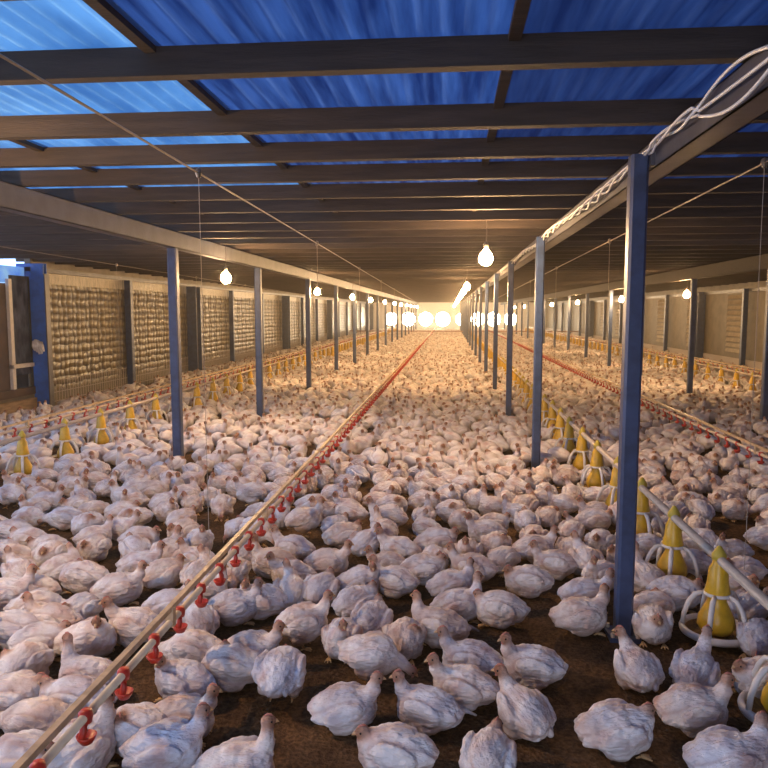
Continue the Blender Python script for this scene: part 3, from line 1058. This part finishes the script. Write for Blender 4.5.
# birds read one by one off the photograph: pixel of the body's middle, heading (degrees, 0 = to the right, 90 = away), pose, label
UP, BACK, ASIDE, LOW, PREEN, IN, STAND, PECK, FAN, BALL, CRANE = PN
HAND = [
    (637, 668, 95, ASIDE, 1, 'white chicken seen from behind with red face turned left, before the thick post'),
    (652, 622, 265, IN, 0, 'hunched white chicken directly right of the thick blue post foot'),
    (696, 672, 62, CRANE, 0, 'white chicken craning its neck just in front of the nearest whole feeder'),
    (692, 708, 5, UP, 0, 'grey-white chicken facing right below the craning one near the right feeder'),
    (616, 729, 10, IN, 0, 'round fluffy chicken with shadowed head low, near the bottom right'),
    (728, 757, 8, UP, 1, 'big chicken cut by the bottom edge near the right corner'),
    (764, 678, 190, IN, 0, 'pale chicken cut by the right edge below the ringed feeder'),
    (759, 636, 240, LOW, 0, 'pink-necked chicken bending beside the ringed feeder at the right edge'),
    (533, 665, 178, FAN, 0, 'lone white chicken facing left in bare litter left of the thick post'),
    (524, 712, 112, ASIDE, 1, 'white chicken with back to us and tail down, below the lone left-facing one'),
    (489, 757, 80, IN, 1, 'rounded white back cut by the bottom edge at centre right'),
    (472, 659, 176, UP, 0, 'cream chicken facing left at centre, uppermost of three stacked left-facing birds'),
    (464, 686, 172, UP, 1, 'chicken facing left at centre, middle of three stacked left-facing birds'),
    (428, 707, 165, FAN, 0, 'white chicken facing left with wing trailing right, lowest of three stacked birds'),
    (344, 706, 8, UP, 0, 'bluish white chicken facing right with long pointed tail, bottom centre'),
    (396, 750, 178, IN, 0, 'large chicken facing left cut by the bottom edge at centre'),
    (370, 664, 352, PECK, 0, 'humped chicken with head lowered to the right, one leg stretched behind'),
    (440, 626, 172, FAN, 1, 'chicken facing left with dark wing tip, above the centre group'),
    (404, 637, 268, PREEN, 0, 'golden breasted chicken preening towards us at centre'),
    (372, 620, 75, IN, 0, 'round chicken facing away behind the humped one'),
    (342, 636, 268, UP, 1, 'small pale chicken facing us between two larger birds'),
    (302, 630, 12, STAND, 0, 'tall standing chicken with ruffled back facing right'),
    (281, 682, 88, BALL, 0, 'standing chicken seen from behind as a round ball with yellow legs'),
    (250, 651, 5, UP, 0, 'chicken facing right just behind the round standing ball'),
    (233, 666, 185, PREEN, 1, 'blue-tinted chicken with tucked head beside the drinker bird'),
    (184, 680, 170, BACK, 0, 'big chicken with twisted neck right of the fourth red cup'),
    (195, 650, 178, LOW, 0, 'chicken reaching left for a red cup of the drinker line'),
    (197, 621, 120, CRANE, 1, 'upright white chicken drinking at a red cup'),
    (165, 748, 10, UP, 1, 'big bluish chicken at the bottom left facing right'),
    (180, 718, 5, UP, 0, 'pinkish chicken facing right behind the big bluish one'),
    (236, 768, 8, CRANE, 1, 'chicken whose neck rises from the bottom edge, beside bare dark litter'),
    (140, 727, 175, PREEN, 0, 'chicken with head tucked under the red cups at the bottom left'),
    (89, 676, 172, CRANE, 0, 'chicken facing left with raised head left of the drinker rail'),
    (86, 640, 15, BACK, 1, 'plump chicken behind the raised-head one, left of the drinker rail'),
    (80, 610, 265, IN, 1, 'chicken facing us behind the plump one at the left'),
    (136, 626, 176, UP, 1, 'chicken facing left right beside the tan drinker rail'),
    (25, 664, 262, PREEN, 1, 'huddled chicken near the left edge with head on its back'),
    (13, 628, 190, BACK, 0, 'chicken at the left edge behind the huddled one'),
    (12, 695, 5, IN, 0, 'grey-shaded chicken cut by the left edge'),
    (40, 722, 185, LOW, 1, 'long stretched chicken lying across the lower left'),
    (76, 700, 185, IN, 1, 'chicken half hidden under the drinker rail at the lower left'),
    (18, 762, 0, IN, 1, 'chicken in the bottom left corner'),
    (78, 752, 60, CRANE, 0, 'chicken stretching its neck under the lowest red cup'),
    (94, 547, 268, IN, 1, 'very round white chicken facing us at mid left'),
    (88, 524, 262, PREEN, 0, None), (84, 576, 185, PREEN, 1, None),
    (36, 588, 182, LOW, 0, None), (6, 594, 10, UP, 1, None), (118, 588, 20, UP, 0, 'large blue-tinted chicken left of the drinker line with its head up'),
    (50, 555, 275, IN, 0, None), (12, 558, 190, LOW, 1, None), (66, 517, 190, LOW, 0, None), (35, 508, 262, UP, 0, None),
    (122, 511, 5, IN, 0, None), (140, 538, 12, IN, 1, None), (140, 564, 0, UP, 1, None), (14, 530, 182, IN, 0, None), (72, 486, 10, IN, 1, None), (153, 490, 20, UP, 0, None),
    (170, 606, 5, UP, 0, None),
    (395, 580, 172, UP, 0, None), (360, 581, 10, BACK, 1, None), (451, 584, 15, UP, 1, None), (458, 604, 8, CRANE, 1, 'dusky chicken facing right with upright neck above the centre group'),
    (321, 590, 80, IN, 1, None), (500, 608, 178, IN, 1, None), (327, 562, 5, UP, 0, None), (291, 592, 100, UP, 1, None), (263, 600, 175, BACK, 0, None),
    (273, 562, 182, CRANE, 1, None), (294, 548, 175, UP, 0, None), (423, 568, 5, IN, 0, None), (473, 568, 175, UP, 0, None), (437, 541, 12, IN, 1, None),
    (399, 549, 170, UP, 1, None), (388, 524, 200, STAND, 0, None), (304, 524, 0, STAND, 1, None), (343, 535, 30, IN, 0, None), (486, 531, 182, UP, 1, None),
    (580, 615, 3, UP, 1, 'chicken facing right against the left side of the thick post foot'),
    (585, 594, 5, UP, 0, None), (555, 563, 175, UP, 0, None), (586, 561, 95, UP, 1, None), (528, 580, 182, IN, 0, None),
    (534, 548, 10, UP, 0, None), (600, 541, 240, IN, 0, None), (645, 578, 100, CRANE, 1, None), (675, 592, 340, IN, 0, 'bluish round chicken between the two nearest white-ringed feeders'),
    (743, 571, 200, IN, 0, None), (646, 545, 180, UP, 1, None), (690, 562, 170, IN, 1, None), (594, 519, 5, IN, 1, None), (513, 757, 90, IN, 0, None),
    (233, 606, 15, UP, 0, None), (205, 590, 5, CRANE, 0, None), (54, 620, 180, UP, 0, None), (40, 640, 10, IN, 0, None),
]
HAND = [h for h in HAND if h[:2] != (513, 757)]

birds = []     # X, Y, heading, pose, variant, scale, label


def clear_of(x, y, r):
    for px, py in POSTS:
        if abs(px-x) < r and abs(py-y) < r: return False
    for px, py in FEED:
        if (px-x)**2+(py-y)**2 < (r+.10)**2: return False
    return True


for (px, py, hd_, ps, v, lab) in HAND:
    x, y = on_plane(px, py, .085)
    birds.append([x, y, hd_ + rng.uniform(-4, 4), ps, v, .86*rng.uniform(.97, 1.06), lab])

# the rest of the flock: dart throwing at the packing of the photograph
MIND = .198
cell = MIND/1.4143
X0, X1, Y0, Y1 = XL+.24, XR-.26, .9, YE-.6
gw, gh = int((X1-X0)/cell)+1, int((Y1-Y0)/cell)+1
grid = {}


def put(x, y):
    grid[(int((x-X0)/cell), int((y-Y0)/cell))] = (x, y)


def free(x, y, d):
    i, j = int((x-X0)/cell), int((y-Y0)/cell)
    rr = int(d/cell)+1
    for a in range(i-rr, i+rr+1):
        for b in range(j-rr, j+rr+1):
            p = grid.get((a, b))
            if p and (p[0]-x)**2+(p[1]-y)**2 < d*d: return False
    return True


for b in birds: put(b[0], b[1])
post_set = {}
for p in POSTS + FEED:
    post_set.setdefault((int(p[0]), int(p[1])), []).append(p)


def no_obstacle(x, y):
    for a in (-1, 0, 1):
        for b in (-1, 0, 1):
            for p in post_set.get((int(x)+a, int(y)+b), ()):
                lim = .19 if p in POSTS_S else .30
                if (p[0]-x)**2+(p[1]-y)**2 < lim*lim: return False
    return True


POSTS_S = set(POSTS)
# bare litter seen in the photograph (pixel boxes)
BARE = [(205, 685, 345, 768), (300, 655, 330, 690), (440, 590, 530, 640), (545, 640, 625, 700), (440, 690, 520, 740), (545, 690, 590, 768), (650, 690, 670, 768), (640, 640, 690, 655),
        (700, 512, 752, 545), (33, 527, 80, 542), (655, 735, 700, 768), (20, 610, 60, 660), (500, 690, 600, 768), (318, 655, 345, 700), (560, 575, 612, 588), (730, 690, 768, 740), (330, 600, 420, 612)]
extra = []
tries = int((X1-X0)*(Y1-Y0)*110)
TX = rng.uniform(X0, X1, tries); TY = Y0+(Y1-Y0)*rng.uniform(0, 1, tries)
PX, PY, PW = project(TX, TY, .10)
patch = np.array([noise.noise(Vector((x*.9, y*.9, 3.3))) for x, y in zip(TX, TY)])
for k in range(tries):
    x, y, px, py, pw = TX[k], TY[k], PX[k], PY[k], PW[k]
    inside = pw > 0 and -20 < px < 788 and py < 800
    if pw <= .5: continue
    if -30 < px < 800 and 785 < py < 960: continue
    if inside:
        if py > 612 and 150 < px: continue
        if py > 640: continue
        if any(a <= px <= c and b <= py <= d for a, b, c, d in BARE): continue
        if py > 500 and patch[k] < -.42: continue
    d = MIND*(1.0 + (.10 if py > 520 and inside else 0))
    if abs(y-46) < .16: continue
    if (x < XL+.42 and any(abs(y-q) < .32 for q in lp)) or (x > XR-.42 and any(abs(y-q) < .32 for q in rp)): continue
    if not free(x, y, d) or not no_obstacle(x, y): continue
    put(x, y)
    extra.append((x, y, px, py, pw))
print('birds drawn', len(extra))
DISC = ((.085, .085), (-.02, .092), (-.11, .06))
near_h = {}


def discs(x, y, hd_, s):
    a = R(hd_)
    return [(x+c*s*math.cos(a), y+c*s*math.sin(a), r*s) for c, r in DISC]


def settle(x, y, want, s, n=9):
    best, bh, bd = None, want, None
    cand = [want] + [rng.uniform(0, 360) for _ in range(n)]
    i, j = int(x/.4), int(y/.4)
    nb_ = [q for a in (-1, 0, 1) for b in (-1, 0, 1) for q in near_h.get((i+a, j+b), ())]
    for h in cand:
        D = discs(x, y, h, s)
        c = sum(max(0, r+q[2]-math.hypot(u-q[0], v-q[1])) for u, v, r in D for q in nb_)
        if best is None or c < best-1e-6: best, bh, bd = c, h, D
        if best == 0: break
    near_h.setdefault((i, j), []).extend(bd)
    return bh


for b in birds: settle(b[0], b[1], b[2], b[5], 0)
extra.sort(key=lambda e: e[4])
NMAX = 300
wts = np.array([.17, .10, .12, .09, .11, .24, .05, .03, .04, .02, .03])
rest = []
for (x, y, px, py, pw) in extra:
    inview = -12 < px < 780 and py < 785
    pi = rng.choice(len(PN), p=wts)
    b = [x, y, rng.uniform(0, 360), PN[pi], int(rng.integers(0, 2)), rng.uniform(.76, .88), None]
    if len(rest) < 2500: b[2] = settle(x, y, b[2], b[5])
    if inview and len(birds) < NMAX:
        birds.append(b)
    else:
        rest.append((x, y, b[2], pi, b[4], b[5], pw))

# labels: rank back from the camera, and count outwards from the drinker line or the post row
birds.sort(key=lambda b: b[1])
FACE = ['facing right', 'facing back right', 'facing away', 'facing back left', 'facing left', 'facing us from left', 'facing us', 'facing us from right']
FACE = ['facing right', 'facing far right', 'facing away', 'facing far left', 'facing left', 'facing near left', 'facing us', 'facing near right']
SHORT = {UP: 'head-up', BACK: 'backward-looking', ASIDE: 'sideways-looking', LOW: 'stretched-out', PREEN: 'preening', IN: 'hunched', STAND: 'standing', PECK: 'pecking', FAN: 'wing-trailing', BALL: 'ball-shaped', CRANE: 'neck-craning'}
lanes = {}
for b in birds:
    lane = 'left of the red drinker line' if b[0] < -1.15 else ('right of the red drinker line' if b[0] < .87 else 'right of the thick post row')
    base = -1.15 if b[0] < .87 else .87
    rank = int((b[1]-2.2)/.36)+1
    lanes.setdefault((lane, rank), []).append((abs(b[0]-base), b))
for (lane, rank), L in lanes.items():
    L.sort(key=lambda t: t[0])
    for k, (d, b) in enumerate(L):
        if b[6] is None:
            f = FACE[int(((b[2] % 360)+22.5)//45) % 8]
            b[6] = '%s chicken %s, %s rank back, %s bird %s' % (SHORT[b[3]], f, ordinal(max(1, rank)), ordinal(k+1), lane)
for (x, y, hd_, ps, v, s, lab) in birds:
    o = bpy.data.objects.new('chicken', CH[ps][v])
    C.objects.link(o)
    o.location = (x, y, 0)
    o.rotation_euler = (0, 0, R(hd_))
    o.scale = (s, s, s)
    tag(o, lab, 'chicken', 'white broiler chickens on the litter')

# everything beyond the three hundred nearest birds: one flock mesh
LOD = []
for h in (.010, .0165, .026, .042):
    ss = []
    for p in PN:
        for v in (0, 1):
            ps = dict(POSES[p])
            if v: ps['yaw'] = -ps['yaw'] if abs(ps['yaw']) > .01 else .5
            V, F, col, _ = chicken(ps, h, v+1.0, False)
            ss.append((V, F, col))
    LOD.append(ss)
Vs, Fs, Cs, base = [], [], [], 0
for (x, y, hd_, pi, v, s, pw) in rest:
    V, F, col = LOD[0 if pw < 7.3 else (1 if pw < 12.5 else (2 if pw < 24 else 3))][pi*2+v]
    a = R(hd_); ca, sa = math.cos(a)*s, math.sin(a)*s
    W = np.stack([V[:, 0]*ca-V[:, 1]*sa+x, V[:, 0]*sa+V[:, 1]*ca+y, V[:, 2]*s], 1)
    tint = np.array((1, 1, 1.0))*rng.uniform(.86, 1.05)*(1-np.array((0, .06, .10))*rng.uniform(0, 1))
    Vs.append(W); Fs.append(F+base); Cs.append(np.clip(col*tint, 0, 1)); base += len(V)
Vs = np.concatenate(Vs); Fs = np.concatenate(Fs); Cs = np.concatenate(Cs)
me = bpy.data.meshes.new('chicken_flock')
me.vertices.add(len(Vs)); me.vertices.foreach_set('co', Vs.astype(np.float32).ravel())
me.loops.add(Fs.size); me.loops.foreach_set('vertex_index', Fs.astype(np.int32).ravel())
me.polygons.add(len(Fs)); me.polygons.foreach_set('loop_start', np.arange(0, Fs.size, 4, dtype=np.int32))
me.polygons.foreach_set('use_smooth', np.ones(len(Fs), bool))
me.update(calc_edges=True)
ca_ = me.color_attributes.new('Col', 'FLOAT_COLOR', 'POINT')
ca_.data.foreach_set('color', np.concatenate([Cs, np.ones((len(Cs), 1))], 1).astype(np.float32).ravel())
me.materials.append(M['feather_far'])
o = link('chicken_flock', me)
tag(o, 'packed flock of white chickens receding to the far end of the house', 'chickens', None, 'stuff')
print('flock', len(rest), 'verts', len(Vs))
